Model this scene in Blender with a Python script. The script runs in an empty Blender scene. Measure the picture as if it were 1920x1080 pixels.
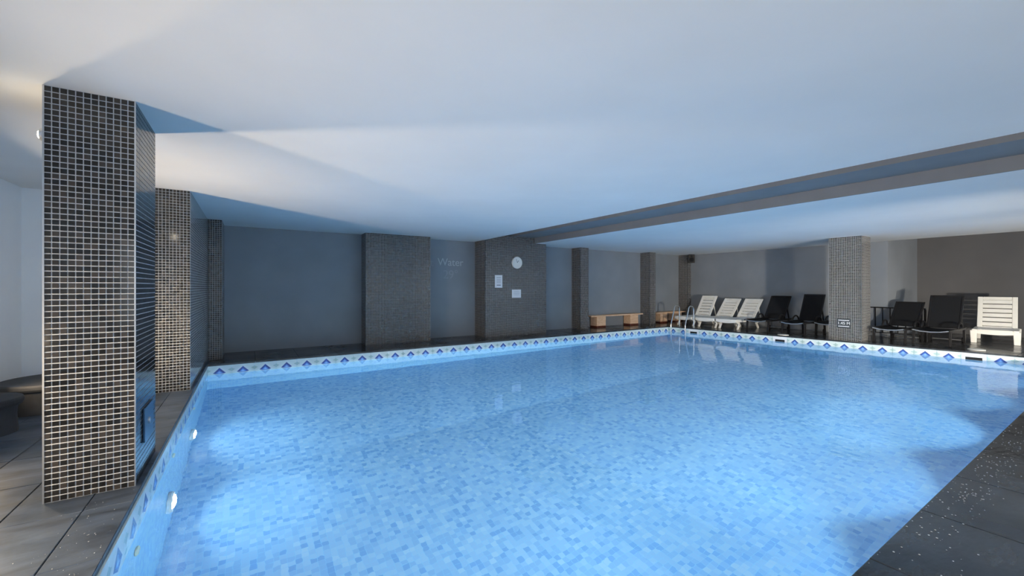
import bpy, bmesh, math, random
from mathutils import Vector, Matrix

random.seed(7)
sc = bpy.context.scene
COL = sc.collection

# ------------------------------------------------------------------ camera, world, exposure
CAM_H = 1.25
F_PX, CX, CY = 770.0, 960.0, 538.0
YAW = math.radians(32.6)
cam_data = bpy.data.cameras.new('camera')
cam_data.sensor_fit = 'HORIZONTAL'
cam_data.sensor_width = 36.0
cam_data.lens = F_PX / 1920.0 * 36.0
cam_data.shift_y = (CY - 540.0) / 1920.0
cam_data.clip_start = 0.02
cam = bpy.data.objects.new('camera', cam_data)
COL.objects.link(cam)
cam.location = (0, 0, CAM_H)
cam.rotation_euler = (math.radians(90), 0, -YAW)
sc.camera = cam

world = bpy.data.worlds.new('world')
world.use_nodes = True
world.node_tree.nodes['Background'].inputs[0].default_value = (0.85, 0.93, 1.0, 1)
world.node_tree.nodes['Background'].inputs[1].default_value = 2.4
sc.world = world

sc.view_settings.view_transform = 'Standard'
sc.view_settings.look = 'None'
sc.view_settings.gamma = 1.0
sc.view_settings.use_curve_mapping = False
sc.view_settings.exposure = 0.0

sc.cycles.max_bounces = 14
sc.cycles.diffuse_bounces = 7
sc.cycles.glossy_bounces = 5
sc.cycles.transmission_bounces = 8
sc.cycles.transparent_max_bounces = 8
sc.cycles.sample_clamp_indirect = 4.0
sc.cycles.use_denoising = True

LAMP_WARM = (1.0, 0.78, 0.52)
LAMP_WATT = 68.0          # power of each flood lamp on the left wall
LAMP_SPREAD = 128.0
POOL_LAMP = 27.0           # power of each underwater lamp on the left wall
POOL_COL = (.58, .86, 1.0)

# ------------------------------------------------------------------ plan (metres; deck top z = 0, camera over the origin)
CEIL = CAM_H + 1.165
PXL = -0.57                       # left pool edge
PY0 = 0.71                        # near pool edge
PBL, PBR = 8.19, 8.34             # back pool edge at left / right end
PRB, PRN = 11.27, 11.84           # right pool edge at back / near end
WATER = -0.150
YB = 9.5                          # back wall
XL = -2.25                        # left wall
XR = 13.6                         # right wall
XR2, YREC = 16.0, 3.63            # recessed right wall, corner of the recess
YN = -2.6                         # near wall
PITCH = CEIL / 72.0               # mosaic pitch
A_ = Vector((PXL, PY0)); B_ = Vector((PRN, PY0)); C_ = Vector((PRB, PBR)); D_ = Vector((PXL, PBL))

# ------------------------------------------------------------------ helpers
def new_mat(name):
    m = bpy.data.materials.new(name)
    m.use_nodes = True
    return m, m.node_tree.nodes, m.node_tree.links, m.node_tree.nodes['Principled BSDF']

def simple(name, col, rough=0.5, metal=0.0, spec=0.5, var=0.0, scale=8.0, bump=0.0, bscale=60.0):
    m, n, l, p = new_mat(name)
    p.inputs['Base Color'].default_value = (*col, 1)
    p.inputs['Roughness'].default_value = rough
    p.inputs['Metallic'].default_value = metal
    p.inputs['Specular IOR Level'].default_value = spec
    tc = n.new('ShaderNodeTexCoord')
    if var > 0:
        no = n.new('ShaderNodeTexNoise'); no.inputs['Scale'].default_value = scale; no.inputs['Detail'].default_value = 6
        l.new(tc.outputs['Object'], no.inputs['Vector'])
        cr = n.new('ShaderNodeValToRGB')
        cr.color_ramp.elements[0].position = 0.3; cr.color_ramp.elements[1].position = 0.7
        cr.color_ramp.elements[0].color = (*[c * (1 - var) for c in col], 1)
        cr.color_ramp.elements[1].color = (*[min(1, c * (1 + var)) for c in col], 1)
        l.new(no.outputs['Fac'], cr.inputs['Fac']); l.new(cr.outputs['Color'], p.inputs['Base Color'])
    if bump > 0:
        nb = n.new('ShaderNodeTexNoise'); nb.inputs['Scale'].default_value = bscale; nb.inputs['Detail'].default_value = 4
        l.new(tc.outputs['Object'], nb.inputs['Vector'])
        b = n.new('ShaderNodeBump'); b.inputs['Strength'].default_value = bump; b.inputs['Distance'].default_value = 0.01
        l.new(nb.outputs['Fac'], b.inputs['Height']); l.new(b.outputs['Normal'], p.inputs['Normal'])
    return m

def emit(name, col, strength):
    m, n, l, p = new_mat(name)
    p.inputs['Base Color'].default_value = (*col, 1)
    p.inputs['Emission Color'].default_value = (*col, 1)
    p.inputs['Emission Strength'].default_value = strength
    return m

def math_node(n, l, op, a, b=None):
    nd = n.new('ShaderNodeMath'); nd.operation = op
    for i, v in enumerate((a, b)):
        if v is None: continue
        if isinstance(v, (int, float)): nd.inputs[i].default_value = v
        else: l.new(v, nd.inputs[i])
    return nd.outputs[0]

class MB:
    """collects boxes, bars and tubes into one mesh"""
    def __init__(s): s.v = []; s.f = []; s.sm = []
    def add(s, vs, fs, smooth=False):
        o = len(s.v); s.v += [tuple(x) for x in vs]
        s.f += [tuple(i + o for i in f) for f in fs]; s.sm += [smooth] * len(fs)
    def box(s, x0, x1, y0, y1, z0, z1, b=0.0):
        if b > 0:
            return s.prism([(x0 + b, y0), (x1 - b, y0), (x1, y0 + b), (x1, y1 - b), (x1 - b, y1), (x0 + b, y1), (x0, y1 - b), (x0, y0 + b)], z0, z1)
        s.add([(x0,y0,z0),(x1,y0,z0),(x1,y1,z0),(x0,y1,z0),(x0,y0,z1),(x1,y0,z1),(x1,y1,z1),(x0,y1,z1)],
              [(3,2,1,0),(4,5,6,7),(0,1,5,4),(1,2,6,5),(2,3,7,6),(3,0,4,7)])
        return s
    def prism(s, poly, z0, z1):
        n = len(poly)
        s.add([(x,y,z0) for x,y in poly] + [(x,y,z1) for x,y in poly],
              [tuple(range(n))[::-1], tuple(range(n, 2*n))] + [(i,(i+1)%n,n+(i+1)%n,n+i) for i in range(n)])
        return s
    def slab(s, q, z0, z1, inset=0.004):
        """four plan corners, top edge chamfered"""
        c = sum((Vector(p) for p in q), Vector((0,0))) / 4
        def shrink(p, d):
            v = Vector(p) - c
            return Vector(p) - Vector((math.copysign(d, v.x), math.copysign(d, v.y)))
        t = [shrink(p, inset) for p in q]
        s.add([(p[0],p[1],z0) for p in q] + [(p[0],p[1],z1-inset) for p in q] + [(p.x,p.y,z1) for p in t],
              [(3,2,1,0),(8,9,10,11)] + [(i,(i+1)%4,4+(i+1)%4,4+i) for i in range(4)] + [(4+i,4+(i+1)%4,8+(i+1)%4,8+i) for i in range(4)])
        return s
    def bar(s, p, q, w, h, up=(0,0,1)):
        """square bar from p to q"""
        p, q = Vector(p), Vector(q); d = (q - p).normalized(); u = Vector(up)
        if abs(d.dot(u)) > .98: u = Vector((1,0,0))
        sx = d.cross(u).normalized() * (w/2); sy = sx.cross(d).normalized() * (h/2)
        vs = [p-sx-sy, p+sx-sy, p+sx+sy, p-sx+sy, q-sx-sy, q+sx-sy, q+sx+sy, q-sx+sy]
        s.add(vs, [(3,2,1,0),(4,5,6,7),(0,1,5,4),(1,2,6,5),(2,3,7,6),(3,0,4,7)])
        return s
    def tube(s, pts, r, n=10, caps=True):
        pts = [Vector(p) for p in pts]; rings = []
        ref = None
        for i, p in enumerate(pts):
            d = (pts[min(i+1,len(pts)-1)] - pts[max(i-1,0)]).normalized()
            if ref is None:
                ref = Vector((0,0,1)) if abs(d.z) < .9 else Vector((0,1,0))
            a = (ref - d * ref.dot(d)).normalized(); b = d.cross(a); ref = a
            rr = r[i] if isinstance(r, (list, tuple)) else r
            rings.append([p + (a*math.cos(t) + b*math.sin(t))*rr for t in [2*math.pi*k/n for k in range(n)]])
        vs = [v for rg in rings for v in rg]
        fs = [(i*n+k, i*n+(k+1)%n, (i+1)*n+(k+1)%n, (i+1)*n+k) for i in range(len(pts)-1) for k in range(n)]
        s.add(vs, fs, True)
        if caps:
            s.add(rings[0], [tuple(range(n))[::-1]]); s.add(rings[-1], [tuple(range(n))])
        return s
    def lathe(s, prof, c=(0,0,0), axis='z', n=32):
        """profile of (radius, height) about an axis"""
        rings = []
        for r, z in prof:
            rg = []
            for k in range(n):
                t = 2*math.pi*k/n; x, y = r*math.cos(t), r*math.sin(t)
                v = {'z': (x,y,z), 'x': (z,x,y), 'y': (y,z,x)}[axis]
                rg.append(Vector(v) + Vector(c))
            rings.append(rg)
        vs = [v for rg in rings for v in rg]
        fs = [(i*n+k, i*n+(k+1)%n, (i+1)*n+(k+1)%n, (i+1)*n+k) for i in range(len(prof)-1) for k in range(n)]
        s.add(vs, fs, False)
        s.add(rings[0], [tuple(range(n))[::-1]]); s.add(rings[-1], [tuple(range(n))])
        return s
    def mesh(s, name):
        me = bpy.data.meshes.new(name); me.from_pydata(s.v, [], s.f); me.update()
        for p, f in zip(me.polygons, s.sm): p.use_smooth = f
        bm = bmesh.new(); bm.from_mesh(me); bmesh.ops.recalc_face_normals(bm, faces=bm.faces); bm.to_mesh(me); bm.free()
        return me
    def build(s, name, mat, parent=None, bevel=0.0):
        o = bpy.data.objects.new(name, s.mesh(name))
        o.data.materials.append(mat); COL.objects.link(o)
        if parent: o.parent = parent
        if bevel:
            m = o.modifiers.new('bevel', 'BEVEL'); m.width = bevel; m.segments = 2; m.limit_method = 'ANGLE'
        return o

def tag(o, label, cat, group=None, kind=None):
    o['label'] = label; o['category'] = cat
    if group: o['group'] = group
    if kind: o['kind'] = kind
    return o
def struct(o, label=None):
    o['kind'] = 'structure'
    if label: o['label'] = label
    return o
def empty(name, loc=(0,0,0), rz=0.0):
    o = bpy.data.objects.new(name, None); COL.objects.link(o); o.location = loc; o.rotation_euler[2] = rz
    o.empty_display_size = .1
    return o
def linked(name, mesh, parent, loc=(0,0,0), rz=0.0):
    o = bpy.data.objects.new(name, mesh); COL.objects.link(o); o.parent = parent; o.location = loc; o.rotation_euler[2] = rz
    return o
def copy_tree(o, parent=None):
    c = o.copy(); COL.objects.link(c); c.parent = parent
    for ch in o.children: copy_tree(ch, c)
    return c

# ------------------------------------------------------------------ materials
def mosaic_mat(name, pitch, tiles, grout, gw=0.16, rough=0.15, shader_grid=True, bumpd=0.003, hue=None):
    """grid of small square tiles laid on whichever way the face looks"""
    m, n, l, p = new_mat(name)
    g = n.new('ShaderNodeNewGeometry')
    sp = n.new('ShaderNodeSeparateXYZ'); l.new(g.outputs['Position'], sp.inputs[0])
    sn = n.new('ShaderNodeSeparateXYZ'); l.new(g.outputs['True Normal'], sn.inputs[0])
    ax = math_node(n, l, 'GREATER_THAN', math_node(n, l, 'ABSOLUTE', sn.outputs[0]), .6)
    az = math_node(n, l, 'GREATER_THAN', math_node(n, l, 'ABSOLUTE', sn.outputs[2]), .6)
    def mix(a, b, f):
        nd = n.new('ShaderNodeMix'); nd.data_type = 'FLOAT'
        l.new(f, nd.inputs[0]); l.new(a, nd.inputs[2]); l.new(b, nd.inputs[3]); return nd.outputs[0]
    u = mix(sp.outputs[0], sp.outputs[1], ax)
    v = mix(sp.outputs[2], sp.outputs[1], az)
    us = math_node(n, l, 'DIVIDE', u, pitch); vs = math_node(n, l, 'DIVIDE', v, pitch)
    cb = n.new('ShaderNodeCombineXYZ')
    l.new(math_node(n, l, 'FLOOR', us), cb.inputs[0]); l.new(math_node(n, l, 'FLOOR', vs), cb.inputs[1]); l.new(ax, cb.inputs[2])
    wn = n.new('ShaderNodeTexWhiteNoise'); l.new(cb.outputs[0], wn.inputs['Vector'])
    cr = n.new('ShaderNodeValToRGB'); cr.color_ramp.interpolation = 'CONSTANT'
    el = cr.color_ramp.elements
    while len(el) < len(tiles): el.new(1.0)
    for i, (pos, c) in enumerate(tiles):
        el[i].position = pos; el[i].color = (*c, 1)
    l.new(wn.outputs['Value'], cr.inputs[0])
    if shader_grid:
        fx = math_node(n, l, 'ABSOLUTE', math_node(n, l, 'SUBTRACT', math_node(n, l, 'FRACT', us), .5))
        fy = math_node(n, l, 'ABSOLUTE', math_node(n, l, 'SUBTRACT', math_node(n, l, 'FRACT', vs), .5))
        gm = math_node(n, l, 'GREATER_THAN', math_node(n, l, 'MAXIMUM', fx, fy), .5 - gw/2)
        mc = n.new('ShaderNodeMix'); mc.data_type = 'RGBA'
        l.new(gm, mc.inputs[0]); l.new(cr.outputs[0], mc.inputs[6]); mc.inputs[7].default_value = (*grout, 1)
        l.new(mc.outputs[2], p.inputs['Base Color'])
        mr = n.new('ShaderNodeMapRange'); l.new(gm, mr.inputs[0]); mr.inputs[3].default_value = rough; mr.inputs[4].default_value = .8
        l.new(mr.outputs[0], p.inputs['Roughness'])
        if bumpd:
            b = n.new('ShaderNodeBump'); b.invert = True; b.inputs['Distance'].default_value = bumpd; b.inputs['Strength'].default_value = .6
            l.new(gm, b.inputs['Height']); l.new(b.outputs[0], p.inputs['Normal'])
    else:
        l.new(cr.outputs[0], p.inputs['Base Color']); p.inputs['Roughness'].default_value = rough
    return m

BLACKS = [(0, (.012,.012,.013)), (.3, (.02,.019,.019)), (.6, (.028,.026,.026)), (.85, (.045,.04,.038))]
M = {}
M['mosaic'] = mosaic_mat('black_mosaic', PITCH, BLACKS, (.50,.49,.48), .17, .12)
M['mosaic_far'] = mosaic_mat('black_mosaic_back', PITCH, BLACKS, (.42,.41,.41), .15, .25)
M['tile'] = mosaic_mat('black_glazed_tile', PITCH, BLACKS, (.5,.5,.5), .17, .1, shader_grid=False)
M['grout'] = simple('light_grout', (.60,.62,.66), .85, var=.12, scale=40)
BLUES = [(0, (.23,.46,.78)), (.15, (.31,.55,.83)), (.40, (.37,.61,.86)), (.70, (.42,.66,.88)), (.93, (.49,.71,.90))]
M['pool'] = mosaic_mat('blue_pool_mosaic', .05, BLUES, (.35,.66,.90), .06, .3, bumpd=0)
BLUEW = [(0, (.30,.60,.90)), (.3, (.36,.67,.93)), (.6, (.42,.73,.94))]
M['poolwall'] = mosaic_mat('pale_blue_pool_mosaic', .05, BLUEW, (.5,.76,.94), .08, .3, bumpd=0)
M['ceiling'] = simple('white_ceiling_paint', (.80,.80,.79), .85, spec=.2, var=.02, scale=1.5, bump=.05, bscale=12)
M['wall'] = simple('dark_grey_wall_paint', (.225,.245,.275), .7, spec=.3, var=.08, scale=1.2)
M['white_wall'] = simple('blue_lit_white_wall_paint', (.86,.92,1.0), .8, spec=.2, var=.03, scale=2)  # white wall; the blue cast of the light is put into its colour
M['soffit'] = simple('grey_soffit_paint', (.215,.22,.235), .8, spec=.2, var=.05, scale=3)
M['grout_dark'] = simple('dark_joint', (.03,.03,.03), .8)
M['steel'] = simple('polished_steel', (.78,.79,.80), .14, metal=1.0)
M['alu'] = simple('brushed_aluminium', (.62,.63,.65), .35, metal=1.0)
M['white_plastic'] = simple('white_plastic', (.88,.87,.83), .4, var=.04, scale=6)
M['black_sling'] = simple('black_textile', (.012,.013,.016), .8, spec=.15, bump=.3, bscale=300)
M['black_plastic'] = simple('black_plastic', (.010,.010,.012), .45, spec=.25)
M['paper'] = simple('white_paper', (.82,.82,.84), .7)
M['ink'] = simple('dark_ink', (.12,.12,.13), .7)
M['pale_ink'] = simple('pale_grey_ink', (.45,.45,.48), .7)
M['sign_white'] = simple('white_sign_paint', (.85,.87,.88), .5)
M['sign_dark'] = simple('dark_sign_plate', (.05,.06,.07), .4)
M['stone'] = simple('dark_basalt', (.035,.038,.045), .7, var=.3, scale=5, bump=.2, bscale=20)
M['brass'] = simple('dark_blue_hatch_metal', (.05,.10,.17), .25, metal=.6)
M['chalk'] = simple('faint_chalk', (.42,.44,.47), .95)
M['chalk_faint'] = simple('fainter_chalk', (.275,.295,.33), .95)
M['jet'] = simple('cream_jet_plastic', (.80,.80,.62), .4)
M['glass_pane'], _n, _l, _p = new_mat('window_glass')
_p.inputs['Transmission Weight'].default_value = 1; _p.inputs['Roughness'].default_value = 0; _p.inputs['IOR'].default_value = 1.02

def slate_mat(name, base, rough0, rough1):
    m, n, l, p = new_mat(name)
    tc = n.new('ShaderNodeTexCoord'); g = n.new('ShaderNodeNewGeometry')
    mp = n.new('ShaderNodeMapping'); mp.inputs['Scale'].default_value = (1.2, 3.4, 1); l.new(g.outputs['Position'], mp.inputs[0])
    no = n.new('ShaderNodeTexNoise'); no.inputs['Scale'].default_value = 2.4; no.inputs['Detail'].default_value = 9; no.inputs['Distortion'].default_value = .8
    l.new(mp.outputs[0], no.inputs['Vector'])
    cr = n.new('ShaderNodeValToRGB')
    cr.color_ramp.elements[0].position = .3; cr.color_ramp.elements[1].position = .72
    cr.color_ramp.elements[0].color = (*[c*.55 for c in base], 1); cr.color_ramp.elements[1].color = (*[c*1.5 for c in base], 1)
    l.new(no.outputs['Fac'], cr.inputs[0])
    oi = n.new('ShaderNodeObjectInfo')
    mr0 = n.new('ShaderNodeMapRange'); l.new(oi.outputs['Random'], mr0.inputs[0]); mr0.inputs[3].default_value = .8; mr0.inputs[4].default_value = 1.2
    mx = n.new('ShaderNodeMix'); mx.data_type = 'RGBA'; mx.blend_type = 'MULTIPLY'; mx.inputs[0].default_value = 1
    l.new(cr.outputs[0], mx.inputs[6]); l.new(mr0.outputs[0], mx.inputs[7]); l.new(mx.outputs[2], p.inputs['Base Color'])
    n2 = n.new('ShaderNodeTexNoise'); n2.inputs['Scale'].default_value = 1.6; n2.inputs['Detail'].default_value = 5
    l.new(g.outputs['Position'], n2.inputs['Vector'])
    mr = n.new('ShaderNodeMapRange'); mr.inputs[1].default_value = .35; mr.inputs[2].default_value = .65
    mr.inputs[3].default_value = rough0; mr.inputs[4].default_value = rough1
    l.new(n2.outputs['Fac'], mr.inputs[0]); l.new(mr.outputs[0], p.inputs['Roughness'])
    n3 = n.new('ShaderNodeTexNoise'); n3.inputs['Scale'].default_value = 9; n3.inputs['Detail'].default_value = 8
    l.new(mp.outputs[0], n3.inputs['Vector'])
    b = n.new('ShaderNodeBump'); b.inputs['Strength'].default_value = .25; b.inputs['Distance'].default_value = .006
    l.new(n3.outputs['Fac'], b.inputs['Height']); l.new(b.outputs[0], p.inputs['Normal'])
    return m
M['slate'] = slate_mat('wet_dark_slate', (.030,.033,.038), .10, .30)
M['slate_rough_lit'] = slate_mat('lit_rough_grey_slate', (.065,.085,.118), .3, .55)  # same slate, rougher; its brighter lighting is put in as paler, bluer colour

def wood_mat():
    m, n, l, p = new_mat('pale_pine_wood')
    tc = n.new('ShaderNodeTexCoord'); mp = n.new('ShaderNodeMapping'); mp.inputs['Scale'].default_value = (2, 14, 14)
    l.new(tc.outputs['Object'], mp.inputs[0])
    no = n.new('ShaderNodeTexNoise'); no.inputs['Scale'].default_value = 2.5; no.inputs['Detail'].default_value = 6; no.inputs['Distortion'].default_value = 1.2
    l.new(mp.outputs[0], no.inputs['Vector'])
    cr = n.new('ShaderNodeValToRGB'); cr.color_ramp.elements[0].position = .3; cr.color_ramp.elements[1].position = .7
    cr.color_ramp.elements[0].color = (.60,.36,.21,1); cr.color_ramp.elements[1].color = (.84,.60,.42,1)
    l.new(no.outputs['Fac'], cr.inputs[0]); l.new(cr.outputs[0], p.inputs['Base Color']); p.inputs['Roughness'].default_value = .5
    return m
M['wood'] = wood_mat()
M['wood_stain'] = simple('damp_stained_wood', (.10,.022,.010), .4, var=.4, scale=20)

def border_mat():
    """pale glazed border tile printed with a blue diamond; object coordinates: x along the tile, z up"""
    m, n, l, p = new_mat('diamond_border_tile')
    tc = n.new('ShaderNodeTexCoord'); sp = n.new('ShaderNodeSeparateXYZ'); l.new(tc.outputs['Object'], sp.inputs[0])
    ax = math_node(n, l, 'ABSOLUTE', sp.outputs[0]); az = math_node(n, l, 'ABSOLUTE', sp.outputs[2])
    r = math_node(n, l, 'ADD', ax, az)
    cr = n.new('ShaderNodeValToRGB'); cr.color_ramp.interpolation = 'LINEAR'
    el = cr.color_ramp.elements
    stops = [(0, (.45,.68,.92)), (.030/.3, (.22,.46,.86)), (.048/.3, (.08,.20,.62)), (.062/.3, (.035,.07,.28)), (.084/.3, (.05,.10,.36)), (.092/.3, (.80,.88,.88)), (.16/.3, (.70,.80,.78)), (1, (.72,.82,.80))]
    while len(el) < len(stops): el.new(1.0)
    for i, (q, c) in enumerate(stops): el[i].position = q; el[i].color = (*c, 1)
    l.new(math_node(n, l, 'DIVIDE', r, .3), cr.inputs[0])
    # small green and blue sprays between the diamonds
    ex = math_node(n, l, 'SUBTRACT', ax, .1625)
    rr = math_node(n, l, 'ADD', math_node(n, l, 'ABSOLUTE', ex), math_node(n, l, 'MULTIPLY', math_node(n, l, 'ABSOLUTE', math_node(n, l, 'SUBTRACT', az, .05)), 1.6))
    no = n.new('ShaderNodeTexNoise'); no.inputs['Scale'].default_value = 30; l.new(tc.outputs['Object'], no.inputs['Vector'])
    msk = math_node(n, l, 'LESS_THAN', math_node(n, l, 'ADD', rr, math_node(n, l, 'MULTIPLY', no.outputs['Fac'], .05)), .075)
    mx = n.new('ShaderNodeMix'); mx.data_type = 'RGBA'
    l.new(math_node(n, l, 'MULTIPLY', msk, .65), mx.inputs[0]); l.new(cr.outputs[0], mx.inputs[6]); mx.inputs[7].default_value = (.30,.48,.44,1)
    l.new(mx.outputs[2], p.inputs['Base Color']); p.inputs['Roughness'].default_value = .15
    return m
M['border'] = border_mat()

def water_mat():
    m, n, l, p = new_mat('clear_pool_water')
    p.inputs['Base Color'].default_value = (.93,.98,1,1); p.inputs['Roughness'].default_value = 0
    p.inputs['IOR'].default_value = 1.33; p.inputs['Transmission Weight'].default_value = 1
    g = n.new('ShaderNodeNewGeometry')
    no = n.new('ShaderNodeTexNoise'); no.inputs['Scale'].default_value = 5; no.inputs['Detail'].default_value = 3
    l.new(g.outputs['Position'], no.inputs['Vector'])
    b = n.new('ShaderNodeBump'); b.inputs['Strength'].default_value = .10; b.inputs['Distance'].default_value = .02
    l.new(no.outputs['Fac'], b.inputs['Height']); l.new(b.outputs[0], p.inputs['Normal'])
    return m
M['water'] = water_mat()

# ------------------------------------------------------------------ deck
floor = struct(MB().prism([(XL-.2,YN-.2),(XR2+.2,YN-.2),(XR2+.2,PY0-.25),(XL-.2,PY0-.25)], -.3, -.012)
    .prism([(XL-.2,PY0-.25),(PXL-.12,PY0-.25),(PXL-.12,PBL+.12),(XL-.2,PBL+.12)], -.3, -.012)
    .prism([(XL-.2,PBL+.12),(PRB+.12,PBR+.12),(XR2+.2,PBR+.12),(XR2+.2,YB+.2),(XL-.2,YB+.2)], -.3, -.012)
    .prism([(PRN+.12,PY0-.25),(XR2+.2,PY0-.25),(XR2+.2,PBR+.12),(PRB+.12,PBR+.12)], -.3, -.012)
    .build('floor', M['grout_dark']), 'dark slate pool deck')

def lay(quad, nu, nv, mat, gap=.004, stag=False):
    """slabs over a plan quad a-b-c-d, nu along a-b, nv along a-d"""
    a, b, c, d = [Vector(q) for q in quad]
    us = nu if isinstance(nu, list) else [i/nu for i in range(nu+1)]
    vs = nv if isinstance(nv, list) else [i/nv for i in range(nv+1)]
    def P(u, v): return (a*(1-u)+b*u)*(1-v) + (d*(1-u)+c*u)*v
    for j in range(len(vs)-1):
        for i in range(len(us)-1):
            q = [P(us[i],vs[j]), P(us[i+1],vs[j]), P(us[i+1],vs[j+1]), P(us[i],vs[j+1])]
            ctr = sum(q, Vector((0,0)))/4
            q2 = [p - ctr for p in q]
            q2 = [p - Vector((math.copysign(gap/2,p.x), math.copysign(gap/2,p.y))) for p in q2]
            o = MB().slab(q2, -.030, 0.0, .003).build('slab', mat, floor)
            o.location = (ctr.x, ctr.y, random.uniform(-.0012,.0008))
def fr(vals, lo, hi): return [(v-lo)/(hi-lo) for v in vals]
# left deck: coping course then 33 cm courses
yl = [-.38 + .6*i for i in range(17)]
yl = [YN] + [y for y in [-2.2+.602*i for i in range(20)] if YN < y < YB] + [YB]
xl = [XL, -2.1, -1.775, -1.445, -1.115, -.785, PXL]
lay([(XL,YN),(PXL,YN),(PXL,YB),(XL,YB)], fr(xl, XL, PXL), fr(yl, YN, YB), M['slate_rough_lit'])
# near deck
xn = [PXL + .765*i - .0 for i in range(1, 17) if PXL + .765*i < PRN - .3]
xn = [PXL] + [x - .08 for x in xn] + [PRN]
lay([(PXL,YN),(PRN,YN),(PRN,PY0),(PXL,PY0)], fr(xn, PXL, PRN), fr([YN, -1.9, -1.09, -.49, .11, PY0], YN, PY0), M['slate'])
# back deck
lay([(PXL,PBL),(PRB,PBR),(PRB,YB),(PXL,YB)], 18, [0, .25, .72, 1], M['slate'])
# right deck
lay([(PRN,PY0),(XR2,PY0),(XR2,PBR),(PRB,PBR)], [0, .07, .21, .35, .49, .63, .77, .91, 1], 12, M['slate'])
lay([(PRB,PBR),(XR2,PBR),(XR2,YB),(PRB,YB)], 7, 2, M['slate'])
lay([(PRN,YN),(XR2,YN),(XR2,PY0),(PRN,PY0)], 6, 5, M['slate'])

# ------------------------------------------------------------------ pool shell
ZD = -1.60; ZS = -1.25
def pool_wall(name, a, b, inward, label):
    a, b = Vector(a), Vector(b); d = (b-a).normalized(); nrm = Vector((-d.y, d.x)) * inward
    o = MB().prism([tuple(a), tuple(b), tuple(b - nrm*.12), tuple(a - nrm*.12)], ZD-.1, -.031).build(name, M['poolwall'])
    return struct(o, label), a, b, d, nrm
wl = pool_wall('wall_pool_left', A_, D_, -1, 'left wall of the pool')
wb = pool_wall('wall_pool_back', D_, C_, -1, 'back wall of the pool')
wr = pool_wall('wall_pool_right', C_, B_, -1, 'right wall of the pool')
wn_ = pool_wall('wall_pool_near', B_, A_, -1, 'near wall of the pool')
pf = MB(); Ym = 5.2
pf.add([(PXL-.1,PY0-.1,ZD),(PRN+.2,PY0-.1,ZD),(PRN+.2,Ym,ZD),(PXL-.1,Ym,ZD),(PRN+.2,PBR+.1,ZS),(PXL-.1,PBR+.1,ZS),
        (PXL-.1,PY0-.1,ZD-.2),(PRN+.2,PY0-.1,ZD-.2),(PRN+.2,PBR+.1,ZD-.2),(PXL-.1,PBR+.1,ZD-.2)],
       [(0,1,2,3),(3,2,4,5),(6,9,8,7),(0,6,7,1),(1,7,8,4,2),(4,8,9,5),(5,9,6,0,3)])
struct(pf.build('floor_pool', M['pool']), 'blue mosaic pool floor')

TH, TZ = .245, -.031 - .1225
def border(wall, n, skip=()):
    o, a, b, d, nrm = wall
    L = (b-a).length; w = L/n
    me = MB().box(-w/2+.0015, w/2-.0015, -.006, .006, -TH/2, TH/2).mesh('border_tile'); me.materials.append(M['border'])
    for i in range(n):
        if i in skip: continue
        p = a + d*(w*(i+.5)) + nrm*.004
        linked('border_tile', me, o, (p.x, p.y, TZ), math.atan2(d.y, d.x))
    return w
border(wl, 23)
border(wb, 37)
SK = (2, 9, 19)
wR = border(wr, 23, SK)
sk_lab = ['pool skimmer mouth near the steel ladder', 'pool skimmer mouth left of the depth-marked pillar', 'pool skimmer mouth in front of the far white lounger']
lid_lab = [None, 'round white skimmer lid on the deck left of the depth-marked pillar', 'round white skimmer lid on the deck beside the far white lounger']
for k, i in enumerate(SK):
    o, a, b, d, nrm = wr
    p = a + d*(wR*(i+.5))
    e = empty('pool_skimmer', (p.x, p.y, TZ), math.atan2(d.y, d.x))
    fm = MB(); w2 = wR/2 - .004
    fm.box(-w2, w2, -.012, .010, .05, TH/2).box(-w2, w2, -.012, .010, -TH/2, -.05)
    fm.box(-w2, -.11, -.012, .010, -.05, .05).box(.11, w2, -.012, .010, -.05, .05)
    fm.build('surround', M['sign_white'], e)
    MB().box(-.11, .11, -.004, -.0005, -.05, .05).build('mouth', M['black_plastic'], e)  # flat black plate painted for the shade inside the opening
    MB().box(-.105, .105, -.009, -.004, -.048, -.012).build('weir_flap', M['sign_dark'], e)
    tag(e, sk_lab[k], 'skimmer')
    if lid_lab[k]:
        q = p - nrm*(.20 if k == 1 else .42)
        lid = MB().lathe([(.125,0),(.125,.010),(.112,.014),(.09,.012)], n=28).build('skimmer_lid', M['white_plastic'])
        lid.location = (q.x, q.y, .001); tag(lid, lid_lab[k], 'skimmer lid')

wt = MB(); wt.add([(PXL-.003,PY0-.003,WATER),(PRN+.003,PY0-.003,WATER),(PRB+.003,PBR+.003,WATER),(PXL-.003,PBL+.003,WATER)], [(0,1,2,3)])
tag(wt.build('pool_water', M['water']), 'clear blue still water filling the indoor pool', 'water', kind='stuff')

# underwater lamps and jets
M['lens'] = emit('underwater_lamp_lens', (.9,.96,1.0), 40.0)
def underwater_lamp(loc, rz, label, group=None, power=1.0, spread=145):
    e = empty('underwater_lamp', loc, rz)
    MB().lathe([(.13,0),(.135,.02),(.12,.035),(.10,.03)], axis='x', n=28).build('ring', M['white_plastic'], e)
    MB().lathe([(.10,.028),(.085,.042),(.04,.05),(.002,.052)], axis='x', n=24).build('lens', M['lens'], e)
    ll = bpy.data.lights.new('underwater_light', 'AREA'); ll.shape = 'DISK'; ll.size = .17; ll.energy = POOL_LAMP*power; ll.color = POOL_COL
    ll.spread = math.radians(spread)
    lo = bpy.data.objects.new('underwater_light', ll); COL.objects.link(lo); lo.parent = e
    lo.location = (.06, 0, 0); lo.rotation_euler = (math.radians(90), 0, math.radians(-90))
    tag(e, label, 'pool lamp', group)
underwater_lamp((PXL+.002, 4.42, -1.15), 0, 'lit underwater lamp nearer the front black mosaic pillar', None, .34)
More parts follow.
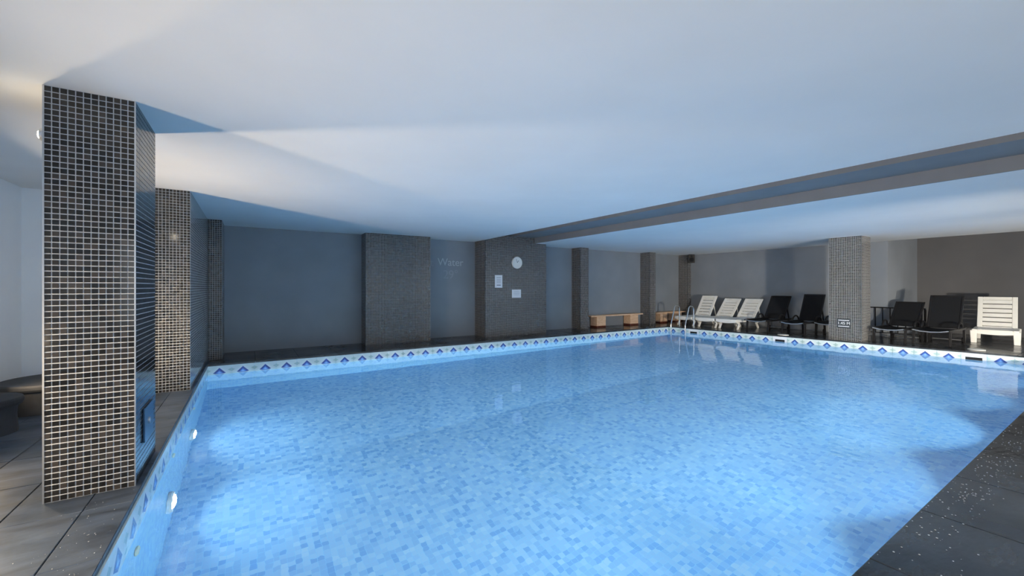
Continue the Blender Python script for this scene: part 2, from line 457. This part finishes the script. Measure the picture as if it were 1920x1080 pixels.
underwater_lamp((PXL+.002, 5.96, -1.15), 0, 'lit underwater lamp further along the left pool wall', None, .34)
for x, nth in ((1.2,'first'), (3.2,'second'), (5.2,'third'), (7.2,'fourth'), (9.2,'fifth'), (11.0,'sixth')):
    underwater_lamp((x, PY0+.002, -1.0), math.pi/2, 'lit underwater lamp in the near pool wall, %s from the left' % nth, 'lamps in the near pool wall', .8 if x > 8 else 1.5, 126)
for y, z, lb in ((3.27,-.55,'round cream water jet nearest the camera on the left pool wall'), (4.66,-.42,'round cream water jet between the two lit underwater lamps'), (6.25,-.42,'round cream water jet beyond the further underwater lamp')):
    e = empty('water_jet', (PXL+.002, y, z))
    MB().lathe([(.045,0),(.045,.008),(.03,.014),(.018,.010)], axis='x', n=20).build('flange', M['jet'], e)
    MB().lathe([(.017,.008),(.012,.016),(.004,.016)], axis='x', n=14).build('nozzle', M['white_plastic'], e)
    tag(e, lb, 'water jet')

# ------------------------------------------------------------------ walls and ceiling
CT = 3.2
RX1, RX2, RX3 = 4.90, 5.79, 6.45
RZ1, RZ2 = CEIL + .32, CEIL + .150
struct(MB().box(XL-.2, XR2+.2, YB, YB+.2, -.3, CT).build('wall_back', M['wall']), 'dark grey painted back wall')
struct(MB().box(XL-.2, XL, YN, YB, -.3, CT).build('wall_left', M['white_wall']), 'white left wall')
struct(MB().box(XL, -1.0, 7.15, 7.3, 0, CEIL).build('wall_alcove', M['white_wall']), 'white end wall of the left aisle')
struct(MB().box(XR, XR2+.2, YREC, YB, -.3, CT).build('wall_right', M['wall']), 'dark grey right wall')
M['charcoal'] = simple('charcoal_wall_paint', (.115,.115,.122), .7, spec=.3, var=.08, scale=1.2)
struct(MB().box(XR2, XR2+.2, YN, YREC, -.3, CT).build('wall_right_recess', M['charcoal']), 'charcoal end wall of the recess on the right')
ceil = MB()
ceil.box(XL-.2, RX1, YN-.2, YB+.2, CEIL, CT)
ceil.box(RX3+.02, XR, YN-.2, YB+.2, CEIL, CT)
ceil.box(XR, XR2+.2, YN-.2, YREC+.1, CEIL+.45, CT)
rc = MB().prism([(RX1,YN-.2),(RX2,YN-.2),(RX2,YB),(RX1,YB)], RZ1, CT).box(RX2, RX3+.02, YN-.2, YB, RZ2, CT).box(RX3, RX3+.02, YN-.2, YB, CEIL, RZ2)
struct(rc.build('ceiling_recess', M['soffit']), 'grey painted stepped recess crossing the ceiling')
struct(ceil.build('ceiling', M['ceiling']), 'smooth white low ceiling with a stepped recess')
# near wall with a row of windows (behind the camera)
WX = [(-1.9, .4), (1.0, 3.3), (3.9, 6.2), (6.8, 9.1), (9.7, 12.0), (12.6, 15.2)]
WZ0, WZ1 = .55, 2.1
nw = MB().box(XL-.2, XR2+.2, YN-.2, YN, -.3, WZ0).box(XL-.2, XR2+.2, YN-.2, YN, WZ1, CT)
xs = [XL-.2] + [v for p in WX for v in p] + [XR2+.2]
for i in range(0, len(xs), 2): nw.box(xs[i], xs[i+1], YN-.2, YN, WZ0, WZ1)
struct(nw.build('wall_near', M['white_wall']), 'near wall with windows')
for i, (x0, x1) in enumerate(WX):
    fm = MB(); t = .06
    fm.box(x0, x0+t, YN-.14, YN-.06, WZ0, WZ1).box(x1-t, x1, YN-.14, YN-.06, WZ0, WZ1).box((x0+x1-t)/2, (x0+x1+t)/2, YN-.14, YN-.06, WZ0+t, WZ1-t)
    fm.box(x0+t, x1-t, YN-.14, YN-.06, WZ0, WZ0+t).box(x0+t, x1-t, YN-.14, YN-.06, WZ1-t, WZ1)
    w = struct(fm.build('window_%d' % (i+1), M['sign_white']))
    ld = bpy.data.lights.new('window_portal', 'AREA'); ld.shape = 'RECTANGLE'; ld.size = x1-x0; ld.size_y = WZ1-WZ0
    ld.cycles.is_portal = True
    lo = bpy.data.objects.new('window_portal', ld); COL.objects.link(lo); lo.parent = w
    lo.location = ((x0+x1)/2, YN-.16, (WZ0+WZ1)/2); lo.rotation_euler = (math.radians(90), 0, 0)

# ------------------------------------------------------------------ mosaic pillars
TS = PITCH*.83; TP = .0035
def tile_boxes(mb, face, a0, a1, fixed, out, rows=range(72), cols=None, e=.0008):
    """tiles over a vertical face: face 'y' runs along x at y=fixed, face 'x' along y at x=fixed"""
    n = round((a1-a0)/PITCH); p = (a1-a0)/n; s = p*.415
    for i in (cols if cols is not None else range(n)):
        for j in rows:
            c = a0 + p*(i+.5); z = PITCH*(j+.5); h = PITCH*.415
            if face == 'y': mb.box(c-s, c+s, min(fixed, fixed+out), max(fixed, fixed+out), z-h, z+h)
            else: mb.box(min(fixed, fixed+out), max(fixed, fixed+out), c-s, c+s, z-h, z+h)
PX0, PX1, PYA, PYB = -1.0, -.605, 3.45, 4.09
pil = empty('mosaic_pillar', (0,0,0))
MB().box(PX0, PX1, PYA, PYB, 0, CEIL).build('core', M['grout'], pil)
nF = 12; pF = (PX1-PX0)/nF
tm = MB().box(-pF*.415, pF*.415, -TP, 0, -PITCH*.415, PITCH*.415).mesh('mosaic_tile'); tm.materials.append(M['tile'])
for i in range(4):
    for j in range(72):
        linked('mosaic_tile', tm, pil, (PX0+pF*(i+.5), PYA, PITCH*(j+.5)))
rest = MB()
tile_boxes(rest, 'y', PX0, PX1, PYA, -TP, cols=range(4, 12))
tile_boxes(rest, 'x', PYA, PYB, PX1, TP)
tile_boxes(rest, 'x', PYA, PYB, PX0, -TP)
o = rest.build('small_mosaic_tiles', M['tile'], pil); o['kind'] = 'stuff'
MB().box(PX0-.004, PX0+.004, PYA-.005, PYA+.002, 0, CEIL).build('corner_trim', M['alu'], pil)
MB().box(PX1-.003, PX1+.004, PYA-.005, PYA+.002, 0, CEIL).build('corner_trim', M['alu'], pil)
tag(pil, 'large black mosaic pillar with pale grout standing nearest the camera', 'pillar')

hatch = empty('access_hatch', (PX1+TP, 3.79, .32))
MB().box(0, .012, -.145, .145, -.115, .115).build('cover', M['brass'], hatch, bevel=.003)
MB().lathe([(.022,.012),(.022,.018),(.012,.018)], axis='x', n=16).build('lock', M['alu'], hatch)
tag(hatch, 'small blue-grey access hatch low on the nearest pillar', 'hatch')

pier = empty('mosaic_pier', (0,0,0))
QY = 6.32
MB().box(-1.0, -.605, QY, YB-.001, 0, CEIL-.001).build('core', M['mosaic'], pier)
ft = MB(); ft.box(-1.0, -.605, QY-.004, QY, 0, CEIL); o = ft.build('grout_face', M['grout'], pier)
ft = MB(); tile_boxes(ft, 'y', -1.0, -.605, QY-.004, -TP); o = ft.build('small_mosaic_tiles', M['tile'], pier); o['kind'] = 'stuff'
tag(pier, 'long black mosaic pier running to the back wall behind the nearest pillar', 'pillar')

def pilaster(x0, x1, y0, mat, label, y1=YB-.001, top=CEIL):
    e = empty('mosaic_pilaster', ((x0+x1)/2, y0, 0))
    o = MB().box(-(x1-x0)/2, (x1-x0)/2, 0, y1-y0, 0, CEIL-.001).build('shaft', mat, e)
    if top > CEIL: MB().box(-(x1-x0)/2, RX3-.001-(x0+x1)/2, 0, y1-y0, CEIL-.001, top-.001).build('upper_shaft', mat, e)
    MB().box(-(x1-x0)/2-.003, -(x1-x0)/2+.006, -.004, .004, 0, CEIL).build('edge_trim', M['sign_dark'], e)
    tag(e, label, 'pilaster'); return e
pilaster(-.600, -.40, 8.75, M['mosaic_far'], 'narrow dark mosaic pilaster in the back left corner')
pilaster(2.1, 3.56, 9.10, M['mosaic_far'], 'wide dark mosaic pilaster on the back wall with nothing hung on it')
pilaster(4.93, 6.83, 8.95, M['mosaic_far'], 'wide dark mosaic pilaster on the back wall carrying the round clock', top=RZ2)
pilaster(8.22, 8.55, 9.12, M['mosaic_far'], 'narrow dark mosaic pilaster between the clock pilaster and the first bench')
pilaster(11.3, 11.62, 9.12, M['mosaic_far'], 'narrow dark mosaic pilaster between the two wooden benches')
pilaster(13.40, 13.599, 9.12, M['mosaic_far'], 'narrow dark mosaic pilaster in the far right corner under the speaker')
rp = empty('mosaic_pillar', (11.975, 3.89, 0))
MB().box(-.275, .275, -.31, .31, 0, CEIL).build('shaft', M['mosaic'], rp)
MB().box(-.279, -.270, -.314, -.305, 0, CEIL).build('corner_trim', M['sign_dark'], rp)
tag(rp, 'black mosaic pillar by the right pool edge bearing the depth sign', 'pillar')

# ------------------------------------------------------------------ writing
def text(name, s, size, mat, loc, rot, parent=None, ext=.0015, align='CENTER'):
    cu = bpy.data.curves.new(name, 'FONT'); cu.body = s; cu.size = size; cu.extrude = ext
    cu.align_x = align; cu.align_y = 'CENTER'
    t = bpy.data.objects.new(name, cu); COL.objects.link(t)
    dg = bpy.context.evaluated_depsgraph_get(); me = bpy.data.meshes.new_from_object(t.evaluated_get(dg))
    bpy.data.objects.remove(t)
    o = bpy.data.objects.new(name, me); o.data.materials.append(mat); COL.objects.link(o)
    o.location = loc; o.rotation_euler = rot
    if parent: o.parent = parent
    return o
RXF = (math.radians(90), 0, 0)                     # facing -Y
RXW = (math.radians(90), 0, math.radians(-90))     # facing -X

sg = empty('depth_sign', (11.70, 3.905, .40))
MB().box(-.010, 0, -.125, .125, -.11, .11).build('plate', M['sign_dark'], sg)
MB().box(-.013, -.009, -.105, .105, .062, .078).build('stripe', M['sign_white'], sg)
MB().box(-.013, -.009, -.105, .105, -.078, -.062).build('stripe', M['sign_white'], sg)
text('lettering', '1.45 M', .088, M['sign_white'], (-.012,0,0), RXW, sg)
tag(sg, 'dark plate with white figures giving the water depth on the right pillar', 'sign')

ck = empty('wall_clock', (5.86, 8.95, 1.88))
MB().lathe([(.150,0),(.155,-.03),(.150,-.05),(.130,-.052),(.128,-.040)], axis='y', n=36).build('rim', M['white_plastic'], ck)
MB().lathe([(.129,-.030),(.128,-.036),(.001,-.036)], axis='y', n=36).build('dial', simple('clock_dial', (.62,.58,.52), .5), ck)
MB().bar((0,-.040,0), (.045,-.040,.055), .012, .004, up=(0,1,0)).build('hour_hand', M['ink'], ck)
MB().bar((0,-.043,0), (-.03,-.043,.095), .008, .004, up=(0,1,0)).build('minute_hand', M['ink'], ck)
for k in range(12):
    t = k*math.pi/6
    MB().bar((.100*math.sin(t),-.038,.100*math.cos(t)), (.115*math.sin(t),-.038,.115*math.cos(t)), .007, .003, up=(0,1,0)).build('hour_mark', M['ink'], ck)
tag(ck, 'round white wall clock on the wide mosaic pilaster', 'clock')

def notice(x, z, w, h, lines, label):
    e = empty('paper_notice', (x, 8.95, z))
    MB().box(-w/2, w/2, -.006, 0, -h/2, h/2).build('sheet', M['paper'], e)
    for (zz, ww, hh, m) in lines:
        MB().box(-ww/2, ww/2, -.008, -.005, zz-hh/2, zz+hh/2).build('printed_line', M[m], e)
    tag(e, label, 'notice')
notice(5.32, 1.39, .215, .32, [(.10,.13,.018,'pale_ink'),(.06,.12,.008,'pale_ink'),(.04,.13,.008,'pale_ink'),(.02,.12,.008,'pale_ink'),(0,.13,.008,'pale_ink'),(-.02,.12,.008,'pale_ink'),(-.04,.13,.008,'pale_ink'),(-.095,.12,.018,'ink')],
       'upright printed paper notice left of and below the clock')
notice(5.86, 1.075, .28, .215, [(.06,.16,.006,'pale_ink'),(.03,.18,.006,'pale_ink'),(0,.18,.006,'pale_ink'),(-.03,.16,.006,'pale_ink')],
       'wide pale paper notice straight below the clock')
ch = empty('chalk_writing', (4.25, YB-.002, 1.86))
text('writing', 't', .26, M['chalk_faint'], (-.50,0,-.02), RXF, ch, .001)
text('writing', 'Water', .26, M['chalk'], (.0,0,0), RXF, ch, .001)
text('writing', '29\u00b0', .30, M['chalk_faint'], (.0,0,-.31), RXF, ch, .001)
tag(ch, 'faint chalk handwriting on the grey wall between the two wide pilasters', 'writing')

# ------------------------------------------------------------------ benches
def bench(x0, x1, y0, label):
    e = empty('wooden_bench', ((x0+x1)/2, y0, 0)); L = (x1-x0)/2
    MB().box(-L, L, 0, .145, .335, .375).build('seat_plank', M['wood'], e, bevel=.004)
    MB().box(-L, L, .15, .30, .335, .375).build('seat_plank', M['wood'], e, bevel=.004)
    for s in (-1, 1):
        c = s*(L-.42)
        lg = MB().box(c-.19, c+.19, .01, .29, .05, .335).build('leg_block', M['wood'], e, bevel=.004)
        MB().box(c-.19, c+.19, .01, .29, 0, .05).build('stained_foot', M['wood_stain'], lg)
    tag(e, label, 'bench')
bench(8.72, 11.05, 9.17, 'pale wooden bench under the grey wall left of the narrow pilaster')
bench(11.72, 13.36, 9.17, 'pale wooden bench behind the steel pool ladder')

# ------------------------------------------------------------------ loudspeaker
sp = empty('loudspeaker', (13.33, 8.95, 2.26), math.radians(-40))
MB().prism([(-.11,-.10),(.11,-.10),(.07,.09),(-.07,.09)], -.15, .15).build('cabinet', M['black_plastic'], sp, bevel=.008)
MB().lathe([(.075,-.100),(.08,-.108),(.065,-.106),(.02,-.101)], c=(0,0,-.04), axis='y', n=24).build('woofer', M['black_sling'], sp)
MB().lathe([(.03,-.100),(.032,-.106),(.012,-.103)], c=(0,0,.085), axis='y', n=18).build('tweeter', M['black_sling'], sp)
MB().box(-.02, .02, .085, .14, -.02, .02).build('bracket', M['black_plastic'], sp)
tag(sp, 'small black loudspeaker high in the far right corner', 'speaker')

# ------------------------------------------------------------------ ladder
ld = empty('pool_ladder', (11.28, 7.95, 0))
for s, nm in ((.25,'a'),(-.25,'b')):
    pts = [(-.09,s,-1.1),(-.09,s,-.4),(-.09,s,.08)]
    for k in range(0, 6): 
        t = k/5; pts.append((-.09+.16*t, s, .08+.46*t))
    for k in range(1, 11):
        t = math.pi*(1 - k/10); pts.append((.20 + .13*math.cos(t), s, .54 + .12*math.sin(t)))
    pts += [(.335,s,.3),(.34,s,0)]
    MB().tube(pts, .020, 12).build('rail', M['steel'], ld)
    MB().lathe([(.045,0),(.045,.008),(.03,.022)], c=(.34,s,0), n=20).build('anchor_flange', M['steel'], ld)
for z in (-.30, -.58, -.86):
    MB().box(-.13, -.05, -.25, .25, z-.012, z+.012).build('step', M['steel'], ld)
tag(ld, 'stainless steel pool ladder in the far right corner', 'ladder')

# ------------------------------------------------------------------ loungers
def rot_pt(p, hinge, ang):
    """back panel local (s along, t thickness) to x,z"""
    s, t = p
    return hinge[0] + s*math.cos(ang) - t*math.sin(ang), hinge[1] + s*math.sin(ang) + t*math.cos(ang)
def panel_box(mb, hinge, ang, s0, s1, t0, t1, y0, y1):
    c = [rot_pt(q, hinge, ang) for q in ((s0,t0),(s1,t0),(s1,t1),(s0,t1))]
    mb.add([(x,y0,z) for x,z in c] + [(x,y1,z) for x,z in c], [(0,1,2,3),(7,6,5,4),(0,4,5,1),(1,5,6,2),(2,6,7,3),(3,7,4,0)])

def slatted_panel(e, hinge, ang, length, w, nslot, part, slat_name, mat, slot=.028):
    """moulded panel: side rails and end rails with separate slats and open slots between them"""
    hw = w/2; rail = .085; th = .032
    fr_ = MB()
    panel_box(fr_, hinge, ang, 0, length, 0, th, -hw, -hw+rail); panel_box(fr_, hinge, ang, 0, length, 0, th, hw-rail, hw)
    endr = .075
    panel_box(fr_, hinge, ang, length-endr, length, 0, th, -hw+rail, hw-rail)
    panel_box(fr_, hinge, ang, 0, .03, 0, th, -hw+rail, hw-rail)
    pan = fr_.build(part, mat, e, bevel=.010)
    L = length-endr-.03; step = L/nslot
    for k in range(nslot):
        mb = MB(); panel_box(mb, hinge, ang, .03+step*k+slot*.5, .03+step*(k+1)-slot*.5, .004, th-.002, -hw+rail, hw-rail)
        mb.build(slat_name, mat, pan)
    return pan

def white_lounger(front, yc, w, back_z, label, seat_len=1.08, straight=False, blen=.78):
    e = empty('sun_lounger', (front, yc, 0)); SH = .305; m = M['white_plastic']; hw = w/2
    slatted_panel(e, (0,SH-.032), 0.0, seat_len+.0, w, 8, 'seat', 'slat', m)
    ap = MB()
    n = 8
    for i in range(n):
        y0 = -hw+.03 + (w-.06)*i/n; y1 = -hw+.03 + (w-.06)*(i+1)/n
        def dz(y): return .05 + .03*(1-(2*y/w)**2)
        ap.add([(0.0,y0,SH-.03),(.03,y0,SH-.03),(.03,y1,SH-.03),(0.0,y1,SH-.03),(0.0,y0,SH-.03-dz(y0)),(.03,y0,SH-.03-dz(y0)),(.03,y1,SH-.03-dz(y1)),(0.0,y1,SH-.03-dz(y1))],
               [(0,1,2,3),(7,6,5,4),(0,4,5,1),(1,5,6,2),(2,6,7,3),(3,7,4,0)])
    ap.build('apron', m, e)
    for s in (-1, 1):
        MB().box(.0, seat_len+.42, s*hw-.03 if s > 0 else -hw, hw if s > 0 else -hw+.03, SH-.085, SH-.034).build('side_rail', m, e, bevel=.005)
        y = s*(hw-.03)
        for k, (xt, xm, xb) in enumerate(((.04,.24,.14), (seat_len+.30, seat_len+.10, seat_len+.22))):
            if straight:
                x = .05 if k == 0 else seat_len+.30
                mb = MB(); a, b = .055, .045
                mb.add([(x-b,y-b,0),(x+b,y-b,0),(x+b,y+b,0),(x-b,y+b,0),(x-a,y-a+.002,SH-.03),(x+a,y-a+.002,SH-.03),(x+a,y+a,SH-.03),(x-a,y+a,SH-.03)],
                       [(3,2,1,0),(4,5,6,7),(0,1,5,4),(1,2,6,5),(2,3,7,6),(3,0,4,7)])
                mb.build('leg', m, e, bevel=.006)
            else:
                mb = MB().bar((xt,y,SH-.05),(xm,y,.15),.045,.045,(0,1,0)).bar((xm,y,.165),(xb,y,0.004),.045,.045,(0,1,0))
                mb.build('leg', m, e, bevel=.004)
    ang = math.asin(min(.98, (back_z-SH)/blen)); hinge = (seat_len+.01, SH-.02)
    slatted_panel(e, hinge, ang, blen, w-.06, 6, 'backrest', 'slat', m)
    tx, tz = rot_pt((.45,0), hinge, ang)
    for s in (-1, 1):
        MB().bar((tx,s*(hw-.07),tz),(tx+.16,s*(hw-.07),SH-.06),.025,.03,(0,1,0)).build('back_strut', m, e)
    tag(e, label, 'sun lounger', 'white plastic sun loungers'); return e

def dark_lounger(front, yc, w, back_z, label, seat_len=1.02, blen=.80):
    e = empty('sun_lounger', (front, yc, 0)); SH = .33; hw = w/2
    # curved seat sling
    st = MB(); n = 8; vs = []; 
    for i in range(n+1):
        y = -hw+.03 + (w-.06)*i/n; sag = -.035*(1-(2*y/w)**2)
        for x in (0.01, seat_len): vs += [(x,y,SH+sag),(x,y,SH+sag-.014)]
    fs = []
    for i in range(n):
        a = i*4; b = a+4
        fs += [(a,a+2,b+2,b),(a+1,b+1,b+3,a+3),(a,b,b+1,a+1),(a+2,a+3,b+3,b+2)]
    fs += [(0,1,3,2),(n*4,n*4+2,n*4+3,n*4+1)]
    st.add(vs, fs); st.build('seat_sling', M['black_sling'], e)
    # front cross bar
    MB().tube([(0, -hw+.02, SH-.005), (0,-hw*.5,SH-.033), (0,0,SH-.042), (0,hw*.5,SH-.033), (0, hw-.02, SH-.005)], .014, 10).build('front_bar', M['alu'], e)
    ang = math.asin(min(.98, (back_z-SH)/blen)); hinge = (seat_len, SH-.01)
    for s in (-1, 1):
        MB().bar((-.01,s*(hw-.015),SH-.01),(seat_len+.40,s*(hw-.015),SH-.01),.035,.045).build('side_rail', M['black_plastic'], e, bevel=.006)
        for x in (.12, seat_len+.25):
            MB().bar((x,s*(hw-.02),SH-.03),(x-.03 if x < .5 else x+.03,s*(hw-.02),0.0),.04,.05,(1,0,0)).build('leg', M['black_plastic'], e, bevel=.004)
        # arched armrest
        arc = [(seat_len-.32 + .17 - .17*math.cos(t), s*(hw-.012), SH + .13*math.sin(t)) for t in [math.pi*k/10 for k in range(11)]]
        MB().tube(arc, .019, 10).build('armrest', M['black_plastic'], e)
        tx, tz = rot_pt((.42,-.01), hinge, ang)
        MB().bar((tx,s*(hw-.06),tz),(tx+.12,s*(hw-.06),SH-.02),.018,.03,(0,1,0)).build('back_strut', M['black_plastic'], e)
    fb = MB()
    panel_box(fb, hinge, ang, 0, blen, -.012, .020, -hw+.025, -hw+.065); panel_box(fb, hinge, ang, 0, blen, -.012, .020, hw-.065, hw-.025)
    panel_box(fb, hinge, ang, blen-.045, blen, -.012, .020, -hw+.065, hw-.065)
    bf = fb.build('backrest_frame', M['black_plastic'], e, bevel=.010)
    sl = MB(); panel_box(sl, hinge, ang, .01, blen-.04, .000, .010, -hw+.06, hw-.06); sl.build('backrest_sling', M['black_sling'], bf)
    MB().tube([(seat_len+.30,-hw+.02,.05),(seat_len+.30,hw-.02,.05)], .012, 8).build('axle', M['alu'], e)
    for s in (-1, 1):
        MB().lathe([(.05,-.012),(.055,-.008),(.055,.008),(.05,.012)], c=(seat_len+.30, s*(hw-.052), .055), axis='y', n=20).build('wheel', M['black_plastic'], e)
    tag(e, label, 'sun lounger', 'black textile sun loungers'); return e

white_lounger(11.74, 8.17, .60, .955, 'white plastic lounger directly behind the steel ladder')
white_lounger(11.74, 7.43, .60, .875, 'white plastic lounger in the middle of the row of three')
white_lounger(11.76, 6.77, .60, .880, 'white plastic lounger of the row of three next to the black loungers')
dark_lounger(11.85, 5.97, .60, .985, 'black lounger standing next to the row of white loungers')
dark_lounger(11.85, 5.07, .56, 1.05, 'black lounger with upright back left of the depth-marked pillar')
dark_lounger(12.35, 4.50, .54, .86, 'black lounger half hidden behind the depth-marked pillar')
dark_lounger(11.98, 3.20, .58, .89, 'black lounger with low back just right of the depth-marked pillar')
dark_lounger(12.2, 2.57, .60, 1.06, 'black lounger with upright back next to the lone white lounger')
white_lounger(13.75, 1.88, .68, 1.02, 'lone white plastic lounger with straight legs at the far right', straight=True, seat_len=.98, blen=.80).rotation_euler[2] = math.radians(6)

# low railing behind the loungers
rl = empty('low_railing', (13.57, 3.45, 0))
MB().box(-.015, .015, -.52, .60, .71, .74).build('top_rail', M['black_plastic'], rl)
MB().box(-.012, .012, -.52, .60, .08, .10).build('bottom_rail', M['black_plastic'], rl)
for k in range(8):
    y = -.455 + .145*k
    MB().box(-.009, .009, y-.009, y+.009, .10, .71).build('baluster', M['black_plastic'], rl)
for y in (-.51, .59):
    MB().box(-.018, .018, y-.018, y+.018, 0, .71).build('post', M['black_plastic'], rl)
tag(rl, 'low dark metal railing behind the loungers right of the pillar', 'railing')

# ------------------------------------------------------------------ left aisle: stone seats and lamps
def stone_seat(x, y, r, h, label):
    e = empty('stone_seat', (x, y, 0))
    MB().lathe([(r*.90,0),(r*.88,.06),(r*.86,h*.5),(r*.88,h-.07)], n=48).build('drum', M['stone'], e)
    MB().lathe([(r*.78,h-.075),(r*.97,h-.065),(r,h-.045),(r,h-.02),(r*.985,h-.004),(r*.95,h),(.01,h)], n=56).build('top_slab', M['stone'], e)
    tag(e, label, 'seat', 'dark round stone seats')
stone_seat(-1.72, 6.20, .40, .30, 'dark round stone seat behind, half hidden by the nearest pillar')
stone_seat(-1.95, 5.32, .28, .30, 'dark round stone seat in front at the left picture edge')

M['lamp'] = emit('warm_lamp_glass', LAMP_WARM, 20.0)
def flood_lamp(loc, rz, power, label, group, spread=LAMP_SPREAD, col=LAMP_WARM, shade=False):
    e = empty('flood_lamp', loc, rz)
    MB().box(0, .03, -.03, .03, -.03, .03).build('bracket', M['black_plastic'], e)
    MB().box(.03, .09, -.13, .13, -.10, .10).build('housing', M['black_plastic'], e, bevel=.006)
    MB().box(.0895, .096, -.11, .11, -.08, .08).build('lens', M['lamp'], e)
    if shade: MB().box(.06, .36, -.20, .20, -.115, -.105).build('added_light_flap', M['black_plastic'], e)  # unseen flap, added to keep lamp light off the stone seats
    ll = bpy.data.lights.new('flood_light', 'AREA'); ll.shape = 'RECTANGLE'; ll.size = .22; ll.size_y = .16
    ll.energy = power; ll.color = col; ll.spread = math.radians(spread)
    lo = bpy.data.objects.new('flood_light', ll); COL.objects.link(lo); lo.parent = e
    lo.location = (.10, 0, 0); lo.rotation_euler = (math.radians(90), 0, math.radians(-90))
    tag(e, label, 'lamp', group)
for y in (-.35, 2.45, 5.22):
    flood_lamp((XL, y, .60), 0, LAMP_WATT*(.85 if y < 0 else (.72 if y < 4 else 1.1)), {-.35: 'flood lamp on the left wall beside the camera', 2.45: 'flood lamp on the left wall short of the nearest pillar', 5.22: 'flood lamp on the left wall above the round stone seats'}[y], 'flood lamps on the left wall', LAMP_SPREAD + (20 if y > 4 else 0), (1, .93, .86) if y < 0 else LAMP_WARM, y > 4)
for loc, aim, k, sp, lb in (((8.4, YN, .45), (14.6, 2.0), 1.15, 75, 'warm flood lamp added on the near wall to brighten the lone white lounger'),
                             ((6.2, YN, .45), (12.8, 7.0), 0.95, 62, 'warm flood lamp added on the near wall to brighten the row of loungers')):
    flood_lamp(loc, math.atan2(aim[1]-loc[1], aim[0]-loc[0]), LAMP_WATT*k, lb, None, sp, (1, .90, .74))  # both lamps are unseen, added to brighten the loungers
M['spot'] = emit('spot_glass', (1,.9,.75), 25.0)
s2 = empty('pillar_spotlight', (PX0-TP, PYA+.02, 2.13))
MB().lathe([(.035,0),(.035,-.012),(.025,-.016)], axis='x', n=20).build('rim', M['alu'], s2)
MB().lathe([(.024,-.012),(.02,-.022),(.005,-.024)], axis='x', n=16).build('bulb', M['spot'], s2)
pl_ = bpy.data.lights.new('spot_glow', 'POINT'); pl_.energy = 1.7; pl_.color = (1,.86,.66); pl_.shadow_soft_size = .02
po = bpy.data.objects.new('spot_glow', pl_); COL.objects.link(po); po.parent = s2; po.location = (-.07, .10, -.02)
tag(s2, 'small bright spotlight on the left side of the nearest pillar', 'lamp')

# ------------------------------------------------------------------ splashed water beads on the deck edges
M['bead'] = simple('water_bead', (.42,.43,.44), .03, spec=1.0)  # clear drops; whitish glints are put into the pale base colour
bd = MB(); rng = random.Random(3)
def bead(x, y, r):
    n = 7; vs = []
    for rr, zz in ((r, 0), (r*.8, r*.35), (r*.35, r*.55)):
        vs += [(x+rr*math.cos(2*math.pi*k/n), y+rr*math.sin(2*math.pi*k/n), .0012+zz) for k in range(n)]
    fs = [(i*n+k, i*n+(k+1)%n, (i+1)*n+(k+1)%n, (i+1)*n+k) for i in range(2) for k in range(n)] + [tuple(range(2*n, 3*n))]
    bd.add(vs, fs, True)
for cx_, cy_, sx, sy, nn in ((3.1,.62,.25,.05,40),(3.55,.60,.16,.06,55),(4.25,.60,.28,.06,70),(4.9,.60,.3,.07,60),(5.6,.58,.4,.07,60),(6.3,.58,.4,.07,40),(2.6,.58,.3,.08,25)):
    for _ in range(nn):
        y = min(.695, rng.gauss(cy_, sy)); bead(rng.gauss(cx_, sx), y, rng.uniform(.0015, .005))
for _ in range(70):
    bead(min(-.60, rng.gauss(-.72, .09)), rng.uniform(2.3, 3.4), rng.uniform(.0012, .0035))
tag(bd.build('water_beads', M['bead']), 'splashed water beads scattered on the slate deck edges', 'water', kind='stuff')
